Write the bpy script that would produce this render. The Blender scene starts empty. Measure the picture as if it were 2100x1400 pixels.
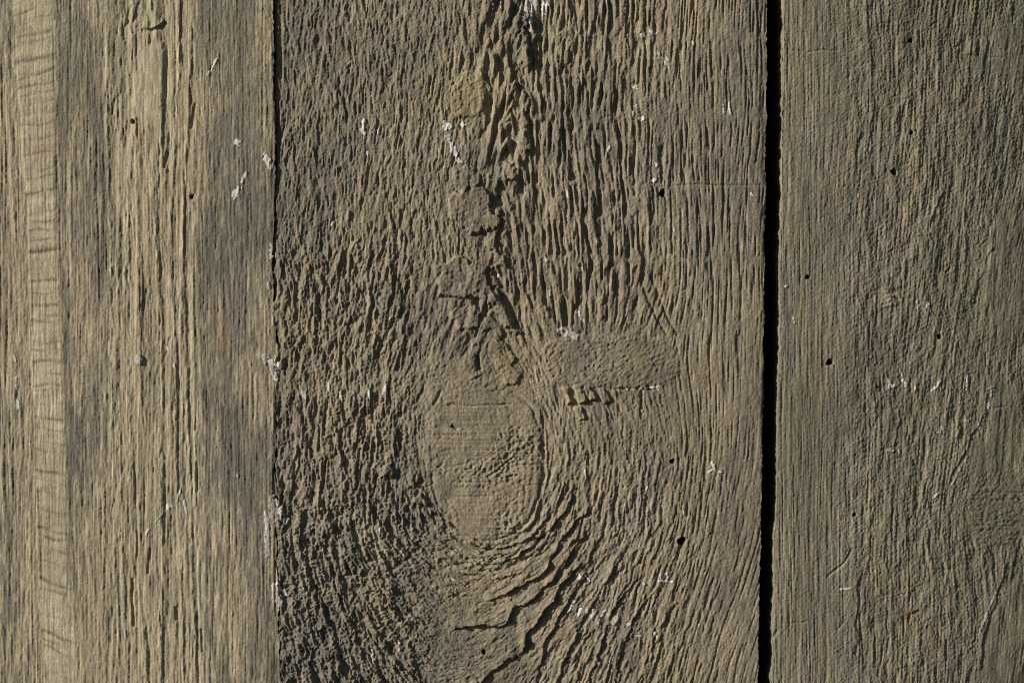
import bpy, math, time
import numpy as np

T0 = time.time()
scene = bpy.context.scene
S = 0.30 / 2100.0            # metres per unit of the drawing grid (about 1/7 mm)

# ------------------------------------------------------------------ camera, sky, sun, exposure
cam_data = bpy.data.cameras.new("camera")
cam_data.lens = 50.0
cam_data.sensor_width = 36.0
cam_data.clip_start = 0.01
cam_data.clip_end = 100.0
camera = bpy.data.objects.new("camera", cam_data)
scene.collection.objects.link(camera)
CAM_D = 0.30 * 50.0 / 36.0
camera.location = (0.0, -CAM_D, 0.0)
camera.rotation_euler = (math.radians(90), 0, 0)
scene.camera = camera
cam_data.dof.use_dof = True
cam_data.dof.focus_distance = CAM_D + 0.0005
cam_data.dof.aperture_fstop = 9.0

# direction TO the sun: from the left, a little above, grazing the boards (which face -Y)
SUN_EL_FACE = math.radians(27.0)      # angle between the sun and the face of the boards
SUN_TILT = math.radians(23.0)         # how far above "straight left" it stands
sx = -math.cos(SUN_EL_FACE) * math.cos(SUN_TILT)
sz = math.cos(SUN_EL_FACE) * math.sin(SUN_TILT)
sy = -math.sin(SUN_EL_FACE)
sun_elev = math.asin(sz)
sun_az = math.atan2(sx, sy)           # clockwise from +Y

world = bpy.data.worlds.new("World")
scene.world = world
world.use_nodes = True
nt = world.node_tree
bg = nt.nodes["Background"]
sky = nt.nodes.new("ShaderNodeTexSky")
sky.sky_type = 'NISHITA'
sky.sun_disc = False
sky.sun_elevation = sun_elev
sky.sun_rotation = sun_az
nt.links.new(sky.outputs[0], bg.inputs[0])
bg.inputs[1].default_value = 0.05

sun_data = bpy.data.lights.new("sun", 'SUN')
sun_data.energy = 5.0
sun_data.angle = math.radians(0.5)
sun_data.color = (1.0, 0.93, 0.82)
sun = bpy.data.objects.new("sun", sun_data)
scene.collection.objects.link(sun)
from mathutils import Vector
sun.rotation_euler = Vector((-sx, -sy, -sz)).to_track_quat('-Z', 'Y').to_euler()

scene.view_settings.view_transform = 'Standard'
scene.view_settings.look = 'None'
scene.view_settings.gamma = 1.0
scene.view_settings.exposure = -0.1
scene.cycles.use_denoising = False
scene.cycles.max_bounces = 3
scene.cycles.diffuse_bounces = 1
scene.cycles.filter_width = 1.1

# ------------------------------------------------------------------ numeric helpers
DX, DY = 1.45, 1.75
F32 = np.float32

def sstep(a, b, v):
    t = np.clip((v - a) / (b - a), 0, 1)
    return t * t * (3 - 2 * t)

class Field:
    """A raster of heights over part of the drawing grid."""
    def __init__(self, x0, x1, y0, y1):
        self.xs = np.arange(x0, x1 + DX, DX)
        self.ys = np.arange(y0, y1 + DY, DY)
        self.X, self.Y = np.meshgrid(self.xs, self.ys)
        self.X = self.X.astype(F32); self.Y = self.Y.astype(F32)
        self.shape = self.X.shape
        h, w = self.shape
        self.fx = np.fft.rfftfreq(w, DX)[None, :]
        self.fy = np.fft.fftfreq(h, DY)[:, None]

    def noise(self, seed, sgx, sgy, ang=0.0, band=0.0):
        """unit-variance gaussian noise; ang leans the long axis (radians); band>0 removes low frequencies"""
        rng = np.random.default_rng(seed)
        f = np.fft.rfft2(rng.standard_normal(self.shape))
        c, s = math.cos(ang), math.sin(ang)
        u = self.fx * c + self.fy * s
        v = -self.fx * s + self.fy * c
        k = np.exp(-2 * math.pi ** 2 * ((u * sgx) ** 2 + (v * sgy) ** 2))
        if band:
            k = k - np.exp(-2 * math.pi ** 2 * ((u * sgx * band) ** 2 + (v * sgy) ** 2))
        n = np.fft.irfft2(f * k, self.shape)
        n -= n.mean()
        return (n / (n.std() + 1e-9)).astype(F32)

    def blur(self, a, sgx, sgy):
        k = np.exp(-2 * math.pi ** 2 * ((self.fx * sgx) ** 2 + (self.fy * sgy) ** 2))
        return np.fft.irfft2(np.fft.rfft2(a) * k, self.shape).astype(F32)

    def lic(self, stack, lens, dirx, diry, step=2.6, nmax=34):
        """smear each noise of the stack along the direction field by its own length"""
        h, w = self.shape
        st = np.stack(stack, -1).astype(F32)
        acc = st.copy()
        wsum = np.ones(len(lens))
        lens = np.array(lens, float)
        for sgn in (1, -1):
            px = (self.X - self.xs[0]) / DX
            py = (self.Y - self.ys[0]) / DY
            vx = dirx * sgn; vy = diry * sgn
            for i in range(1, nmax):
                px = px + vx * (step / DX); py = py + vy * (step / DY)
                np.clip(px, 0, w - 1.001, out=px); np.clip(py, 0, h - 1.001, out=py)
                wt = np.exp(-0.5 * (i * step / lens) ** 2)
                ix = px.astype(np.int32); iy = py.astype(np.int32)
                fx = (px - ix)[..., None]; fy = (py - iy)[..., None]
                lin = iy * w + ix
                flat = st.reshape(-1, st.shape[-1])
                a = flat[lin]; b = flat[lin + 1]; c = flat[lin + w]; d = flat[lin + w + 1]
                acc += ((a + (b - a) * fx) * (1 - fy) + (c + (d - c) * fx) * fy) * wt.astype(F32)
                wsum += wt
                ndx = dirx.reshape(-1)[lin]; ndy = diry.reshape(-1)[lin]
                s = np.where(ndx * vx + ndy * vy < 0, -1, 1).astype(F32)
                vx = ndx * s; vy = ndy * s
        out = []
        for k in range(len(lens)):
            a = acc[..., k]
            out.append(((a - a.mean()) / a.std()).astype(F32))
        return out

    def box(self, pts, pad):
        xs = [p[0] for p in pts]; ys = [p[1] for p in pts]
        i0 = max(0, np.searchsorted(self.xs, min(xs) - pad)); i1 = np.searchsorted(self.xs, max(xs) + pad)
        j0 = max(0, np.searchsorted(self.ys, min(ys) - pad)); j1 = np.searchsorted(self.ys, max(ys) + pad)
        return slice(j0, j1), slice(i0, i1)

def warp(F, A, wx, wy):
    h, w = F.shape
    px = np.clip((F.X + wx - F.xs[0]) / DX, 0, w - 1.001); py = np.clip((F.Y + wy - F.ys[0]) / DY, 0, h - 1.001)
    ix = px.astype(np.int32); iy = py.astype(np.int32); fx = px - ix; fy = py - iy
    a = A[iy, ix]; b = A[iy, ix + 1]; c = A[iy + 1, ix]; d = A[iy + 1, ix + 1]
    return ((a + (b - a) * fx) * (1 - fy) + (c + (d - c) * fx) * fy).astype(F32)

def seg_dist(X, Y, pts, closed=False):
    """distance to a polyline, and the side of it (positive = to the right when y runs down and the line is walked downward)"""
    d = np.full(X.shape, 1e9, F32); side = np.zeros(X.shape, F32); par = np.zeros(X.shape, F32)
    n = len(pts); m = n if closed else n - 1
    for k in range(m):
        (ax, ay), (bx, by) = pts[k], pts[(k + 1) % n]
        ex, ey = bx - ax, by - ay
        L2 = ex * ex + ey * ey + 1e-9
        t = np.clip(((X - ax) * ex + (Y - ay) * ey) / L2, 0, 1)
        qx = X - ax - t * ex; qy = Y - ay - t * ey
        dd = np.sqrt(qx * qx + qy * qy)
        m_ = dd < d
        d[m_] = dd[m_]
        cr = (X - ax) * ey - (Y - ay) * ex
        side[m_] = np.sign(cr)[m_]
        par[m_] = ((k + t) / m)[m_]
    return d, side, par

def inside_poly(X, Y, pts):
    ins = np.zeros(X.shape, bool)
    n = len(pts)
    for k in range(n):
        (ax, ay), (bx, by) = pts[k], pts[(k + 1) % n]
        if ay == by: continue
        c = ((ay > Y) != (by > Y)) & (X < (bx - ax) * (Y - ay) / (by - ay) + ax)
        ins ^= c
    return ins

def sdf(X, Y, pts):
    d, _, _ = seg_dist(X, Y, pts, True)
    return np.where(inside_poly(X, Y, pts), -d, d)

def soft_poly(F, pts, edge, wob=None):
    """0..1 mask of a polygon with a soft edge, on the whole field"""
    m = np.zeros(F.shape, F32)
    sl = F.box(pts, edge * 3 + 12)
    d = sdf(F.X[sl], F.Y[sl], pts)
    if wob is not None: d = d + wob[sl]
    m[sl] = sstep(edge, -edge, d)
    return m

def rounded(pts):
    for _ in range(2):
        q = [pts[0]]
        for (ax, ay), (bx, by) in zip(pts[:-1], pts[1:]):
            q += [(ax * .75 + bx * .25, ay * .75 + by * .25), (ax * .25 + bx * .75, ay * .25 + by * .75)]
        pts = q + [pts[-1]]
    return pts

def scarp(F, H, pts, amp, w, jag=None, sharp=1.2, mod=None):
    """ridge whose left / upper flank is gentle and whose right / lower flank drops off sharply"""
    sl = F.box(pts, w * 4 + 10); pts = rounded(pts)
    X = F.X[sl]; Y = F.Y[sl]
    if jag is not None:
        X = X + jag[0][sl]; Y = Y + jag[1][sl]
    d, side, par = seg_dist(X, Y, pts)
    sd = d * side
    taper = sstep(0, 0.12, par) * sstep(1, 0.88, par)
    if mod is not None: taper = taper * mod[sl]
    H[sl] += amp * taper * np.where(sd < 0, np.exp(sd / w), np.exp(-sd / sharp)) 
    H[sl] -= amp * 0.45 * taper * np.where(sd > 0, np.exp(-((sd - 2.5 * sharp) / (w * 0.6)) ** 2), 0)

def groove(F, H, pts, depth, w, jag=None):
    sl = F.box(pts, w * 4 + 8); pts = rounded(pts)
    X = F.X[sl]; Y = F.Y[sl]
    if jag is not None:
        X = X + jag[0][sl]; Y = Y + jag[1][sl]
    d, _, par = seg_dist(X, Y, pts)
    taper = sstep(0, 0.1, par) * sstep(1, 0.9, par)
    H[sl] -= depth * taper * np.exp(-(d / w) ** 2)

def blob(X, Y, cx, cy, rx, ry, ang=0.0):
    c, s = math.cos(ang), math.sin(ang)
    u = ((X - cx) * c + (Y - cy) * s) / rx; v = (-(X - cx) * s + (Y - cy) * c) / ry
    return np.exp(-(u * u + v * v)).astype(F32)

def slit(n, t=.7, k=1.1):
    """narrow steep-sided splits in an otherwise level surface"""
    return -np.clip((n - t) * k, 0, 1.3)

def shape_ridge(n, k=1.3):
    return np.tanh(n * k) / math.tanh(k)

# ------------------------------------------------------------------ materials
def wood_material(name, tan, grey, pale, green, seed, grain=(900, 60)):
    m = bpy.data.materials.new(name); m.use_nodes = True
    n = m.node_tree.nodes; l = m.node_tree.links
    b = n["Principled BSDF"]
    b.inputs["Roughness"].default_value = 0.92
    b.inputs["Specular IOR Level"].default_value = 0.12
    tc = n.new("ShaderNodeTexCoord")
    def mapped(sc, loc):
        mp = n.new("ShaderNodeMapping"); mp.inputs["Scale"].default_value = sc
        mp.inputs["Location"].default_value = (loc, loc * .7, loc * 1.3)
        l.new(tc.outputs["Object"], mp.inputs["Vector"]); return mp
    def noise(mp, detail, rough=.6):
        t = n.new("ShaderNodeTexNoise"); t.inputs["Scale"].default_value = 1.0
        t.inputs["Detail"].default_value = detail; t.inputs["Roughness"].default_value = rough
        l.new(mp.outputs[0], t.inputs["Vector"]); return t.outputs["Fac"]
    def ramp(src, a, c):
        r = n.new("ShaderNodeMapRange"); r.inputs["From Min"].default_value = a; r.inputs["From Max"].default_value = c
        l.new(src, r.inputs["Value"]); return r.outputs[0]
    def mix(fac, A, B, mode='MIX'):
        x = n.new("ShaderNodeMix"); x.data_type = 'RGBA'; x.blend_type = mode
        if hasattr(fac, "links"): l.new(fac, x.inputs["Factor"])
        else: x.inputs["Factor"].default_value = fac
        for sck, v in (("A", A), ("B", B)):
            i = [s_ for s_ in x.inputs if s_.name == sck and s_.type == 'RGBA'][0]
            if hasattr(v, "links"): l.new(v, i)
            else: i.default_value = (*v, 1)
        return [s_ for s_ in x.outputs if s_.type == 'RGBA'][0]
    def attr(nm):
        a = n.new("ShaderNodeAttribute"); a.attribute_name = nm; return a.outputs["Fac"]
    def math_(op, a, c):
        x = n.new("ShaderNodeMath"); x.operation = op; x.use_clamp = op != 'MULTIPLY'
        for i, v in enumerate((a, c)):
            if hasattr(v, "links"): l.new(v, x.inputs[i])
            else: x.inputs[i].default_value = v
        return x.outputs[0]
    fine = noise(mapped((grain[0] * 2.2, 900, grain[1] * 3.0), seed), 6, .65)
    streak = noise(mapped((grain[0], 300, grain[1]), seed + 3), 4)
    patch = noise(mapped((60, 60, 26), seed + 9), 5)
    speck = noise(mapped((3400, 3400, 2300), seed + 5), 2)
    tone = attr("weather_shade")
    t = math_('ADD', tone, math_('MULTIPLY', math_('SUBTRACT', ramp(streak, .35, .65), 0.5), 0.0))
    g = n.new("ShaderNodeMath"); g.operation = 'MULTIPLY_ADD'
    l.new(ramp(streak, .33, .67), g.inputs[0]); g.inputs[1].default_value = .75; l.new(tone, g.inputs[2])
    gg = n.new("ShaderNodeMath"); gg.operation = 'SUBTRACT'; gg.use_clamp = True
    l.new(g.outputs[0], gg.inputs[0]); gg.inputs[1].default_value = .375
    col = mix(gg.outputs[0], tan, grey)
    col = mix(attr("pale"), col, pale)
    col = mix(attr("lichen"), col, green)
    col = mix(attr("rust"), col, (0.33, 0.15, 0.06))
    # fine grain and freckles in the wood's own colour
    v = n.new("ShaderNodeMapRange"); v.inputs["From Min"].default_value = .3; v.inputs["From Max"].default_value = .7
    v.inputs["To Min"].default_value = .58; v.inputs["To Max"].default_value = 1.36
    l.new(fine, v.inputs["Value"])
    v2 = n.new("ShaderNodeMapRange"); v2.inputs["From Min"].default_value = .3; v2.inputs["From Max"].default_value = .7
    v2.inputs["To Min"].default_value = .84; v2.inputs["To Max"].default_value = 1.16
    l.new(patch, v2.inputs["Value"])
    vv = n.new("ShaderNodeMath"); vv.operation = 'MULTIPLY'
    l.new(v.outputs[0], vv.inputs[0]); l.new(v2.outputs[0], vv.inputs[1])
    v3 = n.new("ShaderNodeMapRange"); v3.inputs["From Min"].default_value = .3; v3.inputs["From Max"].default_value = .7
    v3.inputs["To Min"].default_value = .74; v3.inputs["To Max"].default_value = 1.26
    l.new(speck, v3.inputs["Value"])
    v4 = n.new("ShaderNodeMath"); v4.operation = 'MULTIPLY'
    l.new(vv.outputs[0], v4.inputs[0]); l.new(v3.outputs[0], v4.inputs[1])
    sc = n.new("ShaderNodeVectorMath"); sc.operation = 'SCALE'
    l.new(col, sc.inputs[0]); l.new(v4.outputs[0], sc.inputs["Scale"])
    l.new(sc.outputs[0], b.inputs["Base Color"])
    bump = n.new("ShaderNodeBump"); bump.inputs["Strength"].default_value = .35
    bump.inputs["Distance"].default_value = 0.00012
    l.new(fine, bump.inputs["Height"]); l.new(bump.outputs[0], b.inputs["Normal"])
    return m

def plain_material(name, col, rough=.9, var=.15, scale=1500):
    m = bpy.data.materials.new(name); m.use_nodes = True
    n = m.node_tree.nodes; l = m.node_tree.links
    b = n["Principled BSDF"]; b.inputs["Roughness"].default_value = rough
    b.inputs["Specular IOR Level"].default_value = .15
    tc = n.new("ShaderNodeTexCoord"); t = n.new("ShaderNodeTexNoise"); t.inputs["Scale"].default_value = scale
    l.new(tc.outputs["Object"], t.inputs["Vector"])
    r = n.new("ShaderNodeMapRange"); r.inputs["To Min"].default_value = 1 - var; r.inputs["To Max"].default_value = 1 + var
    l.new(t.outputs["Fac"], r.inputs["Value"])
    s_ = n.new("ShaderNodeVectorMath"); s_.operation = 'SCALE'; s_.inputs[0].default_value = col
    l.new(r.outputs[0], s_.inputs["Scale"]); l.new(s_.outputs[0], b.inputs["Base Color"])
    return m

TAN = (0.274, 0.232, 0.168); GREY = (0.172, 0.160, 0.136)
M_LEFT = wood_material("weathered_pine_smooth", (0.365, 0.312, 0.218), (0.155, 0.145, 0.122), (0.46, 0.415, 0.305), (0.36, 0.335, 0.22), 1.0)
M_MID = wood_material("weathered_pine_rough", TAN, GREY, (0.36, 0.315, 0.225), (0.295, 0.255, 0.145), 4.0, (700, 110))
M_RIGHT = wood_material("weathered_pine_greenish", (0.297, 0.253, 0.180), (0.205, 0.192, 0.160), (0.37, 0.33, 0.25), (0.228, 0.22, 0.155), 8.0)
M_WHITE = plain_material("pale_lint", (0.60, 0.58, 0.54), .85, .35, 2500)
M_GREYLINT = plain_material("grey_lint", (0.40, 0.38, 0.34), .9, .3, 2500)
M_TEAL = plain_material("teal_thread", (0.26, 0.40, 0.37), .7, .4, 900)
M_DARK = plain_material("gap_darkness", (0.03, 0.026, 0.02), .95)  # near-black colour stands in for the darkness behind the gap

# ------------------------------------------------------------------ mesh building
def to_world(x, y, h):
    return np.stack([(x - 1050.0) * S, -h * S, (700.0 - y) * S], -1)

def link(name, me, mats, parent=None):
    o = bpy.data.objects.new(name, me)
    scene.collection.objects.link(o)
    if mats is not None: me.materials.append(mats)
    if parent is not None: o.parent = parent
    return o

def make_mesh(name, V, Q, attrs=None, normals=None):
    me = bpy.data.meshes.new(name)
    nv, nf = len(V), len(Q); k = Q.shape[1]
    me.vertices.add(nv); me.loops.add(nf * k); me.polygons.add(nf)
    me.vertices.foreach_set("co", V.astype(F32).ravel())
    me.loops.foreach_set("vertex_index", Q.astype(np.int32).ravel())
    me.polygons.foreach_set("loop_start", np.arange(0, nf * k, k, dtype=np.int32))
    me.polygons.foreach_set("use_smooth", np.ones(nf, bool))
    me.update(calc_edges=True)
    for a, val in (attrs or {}).items():
        at = me.attributes.new(a, 'FLOAT', 'POINT'); at.data.foreach_set("value", val.astype(F32).ravel())
    if normals is not None:
        me.normals_split_custom_set_from_vertices(normals.astype(F32))
    return me

EXT = np.cumsum(np.array([4, 8, 16, 30, 50, 80, 120, 160, 200], float))

def sample(F, A, x, y):
    """bilinear, mirrored outside the raster"""
    h, w = F.shape
    def mirror(p, n):
        p = np.abs(p); q = np.mod(p, 2 * (n - 1)); return np.where(q > n - 1, 2 * (n - 1) - q, q)
    px = mirror((x - F.xs[0]) / DX, w); py = mirror((y - F.ys[0]) / DY, h)
    ix = np.minimum(px.astype(int), w - 2); iy = np.minimum(py.astype(int), h - 2)
    fx = px - ix; fy = py - iy
    a = A[iy, ix]; b = A[iy, ix + 1]; c = A[iy + 1, ix]; d = A[iy + 1, ix + 1]
    return (a + (b - a) * fx) * (1 - fy) + (c + (d - c) * fx) * fy

THICK = 185.0

def build_plank(name, F, H, attrs, xl, xr, mat, regions, ext_left=0, ext_right=0, tilt=0.0, x_piv=0.0):
    """xl / xr: arrays of edge position on the rows; regions: list of (part name, mask raster, material or None, label)"""
    ys = np.concatenate([F.ys[0] - EXT[::-1], F.ys, F.ys[-1] + EXT])
    x0 = F.xs[0] if ext_left else 0.0
    n = int(round(((F.xs[-1] if ext_right else float(np.mean(xr(F.ys)))) - (F.xs[0] if ext_left else float(np.mean(xl(F.ys))))) / DX))
    u = np.linspace(0, 1, n + 1)
    yc = np.clip(ys, F.ys[0], F.ys[-1])
    L = np.full(len(ys), F.xs[0]) if ext_left else xl(yc)
    R = np.full(len(ys), F.xs[-1]) if ext_right else xr(yc)
    # slow edge drift spread over the board, jagged detail kept close to the edge
    def smooth(a):
        k = np.hanning(61); k /= k.sum()
        return np.convolve(np.pad(a, 30, mode='edge'), k, 'valid')
    Ls, Rs = smooth(L), smooth(R)
    X = Ls[:, None] * (1 - u) + Rs[:, None] * u
    W = Rs - Ls
    X = X + (L - Ls)[:, None] * np.exp(-u * W[:, None] / 9.0) + (R - Rs)[:, None] * np.exp(-(1 - u) * W[:, None] / 9.0)
    if ext_left:
        X = np.concatenate([X[:, :1] - EXT[::-1][None, :] * ext_left, X], 1)
    if ext_right:
        X = np.concatenate([X, X[:, -1:] + EXT[None, :] * ext_right], 1)
    Y = np.repeat(ys[:, None], X.shape[1], 1)
    h = sample(F, H, X, Y)
    # worn, rounded-over long edges
    h = h + tilt * (X - x_piv)
    nr, nc = X.shape
    V = to_world(X, Y, h)
    # vertex normals over the whole face so that parts join without a seam
    du = np.gradient(V, axis=1); dv = np.gradient(V, axis=0)
    N = np.cross(du, dv)
    N /= np.linalg.norm(N, axis=-1, keepdims=True) + 1e-20
    N = np.where(N[..., 1:2] > 0, -N, N)
    idx = np.arange(nr * nc).reshape(nr, nc)
    Q = np.stack([idx[:-1, :-1], idx[1:, :-1], idx[1:, 1:], idx[:-1, 1:]], -1).reshape(-1, 4)
    xc = (X[:-1, :-1] + X[1:, 1:]) / 2; yc2 = (Y[:-1, :-1] + Y[1:, 1:]) / 2
    inr = (xc > F.xs[0]) & (xc < F.xs[-1]) & (yc2 > F.ys[0]) & (yc2 < F.ys[-1])
    reg = np.zeros(xc.shape, np.int32)
    ix = np.clip(np.round((xc - F.xs[0]) / DX).astype(int), 0, F.shape[1] - 1)
    iy = np.clip(np.round((yc2 - F.ys[0]) / DY).astype(int), 0, F.shape[0] - 1)
    for k, r in enumerate(regions):
        m = r[1][iy, ix] & inr
        reg[m] = k + 1
    reg = reg.ravel()
    Vf = V.reshape(-1, 3); Nf = N.reshape(-1, 3)
    At = {a: np.clip(sample(F, v, X, Y), 0, 1).ravel() for a, v in attrs.items()}
    def extract(sel):
        q = Q[sel]; used, inv = np.unique(q, return_inverse=True)
        return used, inv.reshape(-1, 4)
    # body: face plus flanks and back
    used, q = extract(reg == 0)
    Vb = [Vf[used]]; Nb = [Nf[used]]; Qb = [q]; Ab = {a: [v[used]] for a, v in At.items()}
    base = len(used)
    ring = np.concatenate([idx[0, :-1], idx[:-1, -1], idx[-1, :0:-1], idx[:0:-1, 0]])
    top = Vf[ring]; m = len(ring)
    bot = top.copy(); bot[:, 1] = THICK * S
    cen = np.array([X.mean(), 0, 0])
    t = np.zeros((m, 3))
    k1 = nc - 1; k2 = nr - 1
    t[:k1] = (0, 0, 1); t[k1:k1 + k2] = (1, 0, 0); t[k1 + k2:2 * k1 + k2] = (0, 0, -1); t[2 * k1 + k2:] = (-1, 0, 0)
    mid = top * .82 + bot * .18
    jit = np.random.default_rng(5).normal(0, 1, m)
    mid[:, 0] += t[:, 0] * np.convolve(np.pad(jit, 4, mode='wrap'), np.ones(9) / 9, 'valid') * 3.0 * S
    Vb += [top, mid, bot]; Nb += [t, t, t]
    i0 = base + np.arange(m); i1 = base + (np.arange(m) + 1) % m
    Qb.append(np.stack([i0, i1, i1 + m, i0 + m], -1))
    Qb.append(np.stack([i0 + m, i1 + m, i1 + 2 * m, i0 + 2 * m], -1))
    c0 = base + 2 * m + np.array([0, k1, k1 + k2, 2 * k1 + k2])
    Qb.append(c0[None, ::1])
    for a in Ab:
        v = At[a][ring]; Ab[a] += [v, v, v]
    body = make_mesh(name, np.concatenate(Vb), np.concatenate(Qb), {a: np.concatenate(v) for a, v in Ab.items()}, np.concatenate(Nb))
    o = link(name, body, mat)
    for k, r in enumerate(regions):
        sel = reg == k + 1
        if not sel.any(): continue
        used, q = extract(sel)
        me = make_mesh(r[0], Vf[used], q, {a: v[used] for a, v in At.items()}, Nf[used])
        c = link(r[0], me, r[2] or mat, o)
        if len(r) > 3 and r[3]: c["label"] = r[3]
    def hs(x, y):
        return sample(F, H, np.asarray(x, float), np.asarray(y, float)) + tilt * (x - x_piv)
    return o, hs

def lint(parent, hs, spec, rng):
    """pale raw fibres and smears that cling to the high grain: a ragged skin just over the surface"""
    x, y, ln, wd, ang, kind = spec
    st = 1.3
    ln *= 1.2; wd = max(wd * 1.15, 4.2) if kind != 'thread' else 3.0
    n = int(math.ceil(max(ln, wd) * .62 / st)) + 2
    g = np.arange(-n, n + 1) * st
    GX, GY = np.meshgrid(g, g)
    a = math.radians(ang); ca, sa = math.cos(a), math.sin(a)
    u = (GX * ca + GY * sa) / (ln * .52); v = (-GX * sa + GY * ca) / (wd * .62)
    h = hs(x + GX, y + GY)
    k = np.array([1, 2, 3, 2, 1.]) / 9
    def bl(A): 
        A = np.apply_along_axis(lambda r: np.convolve(np.pad(r, 2, mode='edge'), k, 'valid'), 0, A)
        return np.apply_along_axis(lambda r: np.convolve(np.pad(r, 2, mode='edge'), k, 'valid'), 1, A)
    sm = bl(bl(bl(h)))
    ns = bl(rng.normal(0, 1, GX.shape)); ns /= ns.std()
    rel = np.clip((h - sm) * .28, -.5, .5) if kind != 'thread' else 0
    m = 1.0 - (u * u + v * v) + .38 * ns + rel
    soft = np.clip(m / .9, 0, 1)
    cell = (m[:-1, :-1] + m[1:, 1:] + m[1:, :-1] + m[:-1, 1:]) / 4 > .22
    if cell.sum() < 3: cell[n - 1:n + 1, n - 1:n + 1] = True
    hh = np.maximum(h, bl(h)) + .35 + .9 * soft + .25 * np.abs(ns)
    idx = np.arange(GX.size).reshape(GX.shape)
    Q = np.stack([idx[:-1, :-1], idx[1:, :-1], idx[1:, 1:], idx[:-1, 1:]], -1)[cell]
    used, q = np.unique(Q, return_inverse=True)
    W = to_world((x + GX).ravel()[used], (y + GY).ravel()[used], hh.ravel()[used])
    me = make_mesh("lint_tuft", W, q.reshape(-1, 4))
    mat = {'w': M_WHITE, 'g': M_GREYLINT, 'thread': M_TEAL}[kind]
    return link("thread" if kind == 'thread' else "lint_tuft", me, mat, parent)

def holes(F, H, lst, depth=55.0):
    regs = []
    for (x, y, r) in lst:
        sl = F.box([(x, y)], r + 8)
        hr = np.random.default_rng(int(x * 7 + y)); th = np.arctan2(F.Y[sl] - y, F.X[sl] - x); p1, p2 = hr.uniform(0, 6.28, 2)
        d = np.sqrt(((F.X[sl] - x) * hr.uniform(.95, 1.25)) ** 2 + ((F.Y[sl] - y) * hr.uniform(.85, 1.1)) ** 2) * (1 + .13 * np.sin(2 * th + p1) + .1 * np.sin(3 * th + p2)) + r * .12
        H[sl] = np.where(d < r + 5, H[sl] - depth * sstep(r + 1.2, r - 1.6, d), H[sl])
        m = np.zeros(F.shape, bool); m[sl] = d < r
        regs.append(("wormhole", m, None, None))
    return regs

# ================================================================== MIDDLE BOARD
YT, YB = -50, 1450
F = Field(545, 1600, YT, YB)
X, Y = F.X, F.Y
axis = np.interp(Y, [-50, 350, 700, 950, 1150, 1450], [1085, 1030, 1005, 990, 965, 935]).astype(F32)
dx = X - axis; dy = Y - 930
kx = 0.62
rho2 = dx * dx + (dy * kx) ** 2 + 200
psi = dx * (1 - 118.0 ** 2 / np.maximum(rho2, 118.0 ** 2 * .55))
tdn = np.maximum(Y - 1085, 0); tdn = tdn * tdn / (tdn + 30)
tup = np.maximum(700 - Y, 0); tup = tup * tup / (tup + 60)
Gs = psi ** 2 + 215 * tdn * np.exp(-(tdn / 420) ** 2 * .3) + 3 * tup + 200
s = np.sqrt(Gs)
s = F.blur(s, 9, 9)
# the spike of a side branch right of the knot bends the grain round its tip
spike = [(1108, 702), (1180, 690), (1290, 684), (1362, 696), (1392, 728), (1394, 765), (1362, 790), (1290, 797), (1200, 801), (1128, 782)]
sp = blob(X, Y, 1330, 742, 95, 110)
s = s + 26 * sp
gy, gx = np.gradient(s, DY, DX)
# rotate: along the grain = perpendicular to the gradient
dirx, diry = -gy, gx
nrm = np.sqrt(dirx ** 2 + diry ** 2) + 1e-6
dirx /= nrm; diry /= nrm
sgn = np.where(diry < 0, -1, 1); dirx = dirx * sgn; diry = diry * sgn
lean = np.radians(6.5) * sstep(720, 350, Y) + np.radians(2.5) * F.noise(11, 60, 60)
c_, s_ = np.cos(-lean), np.sin(-lean)
dirx, diry = (dirx * c_ - diry * s_).astype(F32), (dirx * s_ + diry * c_).astype(F32)
# diry>0 is down the board; a '/' lean means x falls while y grows
stack = [F.noise(21, 1.0, 1.0), F.noise(22, 1.9, 1.9), F.noise(23, 1.15, 1.15), F.noise(24, 2.7, 2.7), F.noise(25, 6, 6), F.noise(26, 1.25, 1.25), F.noise(20, 4.2, 4.2)]
nf_long, nc_long, nf_short, nc_short, nb_, nf_mid, ncl_ = F.lic(stack, [24, 24, 6, 8, 24, 11, 13], dirx, diry)
wv = (.55 * F.noise(27, 2.4, 4.5) + 1.4 * F.noise(28, 9, 24), 1.8 * F.noise(29, 2.2, 4))
nl_raw, cl_raw = nf_long, nc_long
nf_long, nc_long, nf_short, nc_short, nb_, nf_mid, ncl_ = [warp(F, a, *wv) for a in (nf_long, nc_long, nf_short, nc_short, nb_, nf_mid, ncl_)]
micro = F.noise(31, 1.0, 1.2); iso = F.noise(32, 3.2, 4.2); iso2 = F.noise(33, 7, 9)
wobx = 5 * F.noise(34, 9, 9) + 2.0 * F.noise(35, 3, 3); woby = 5 * F.noise(36, 9, 9) + 2.0 * F.noise(37, 3, 3)

# where each character of surface sits
aC = (1.0 * sstep(1000, 1080, X) * sstep(1480, 1230, X + 30 * F.noise(12, 25, 50)) * sstep(720, 640, Y))          # coarse corrugation upper right

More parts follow.
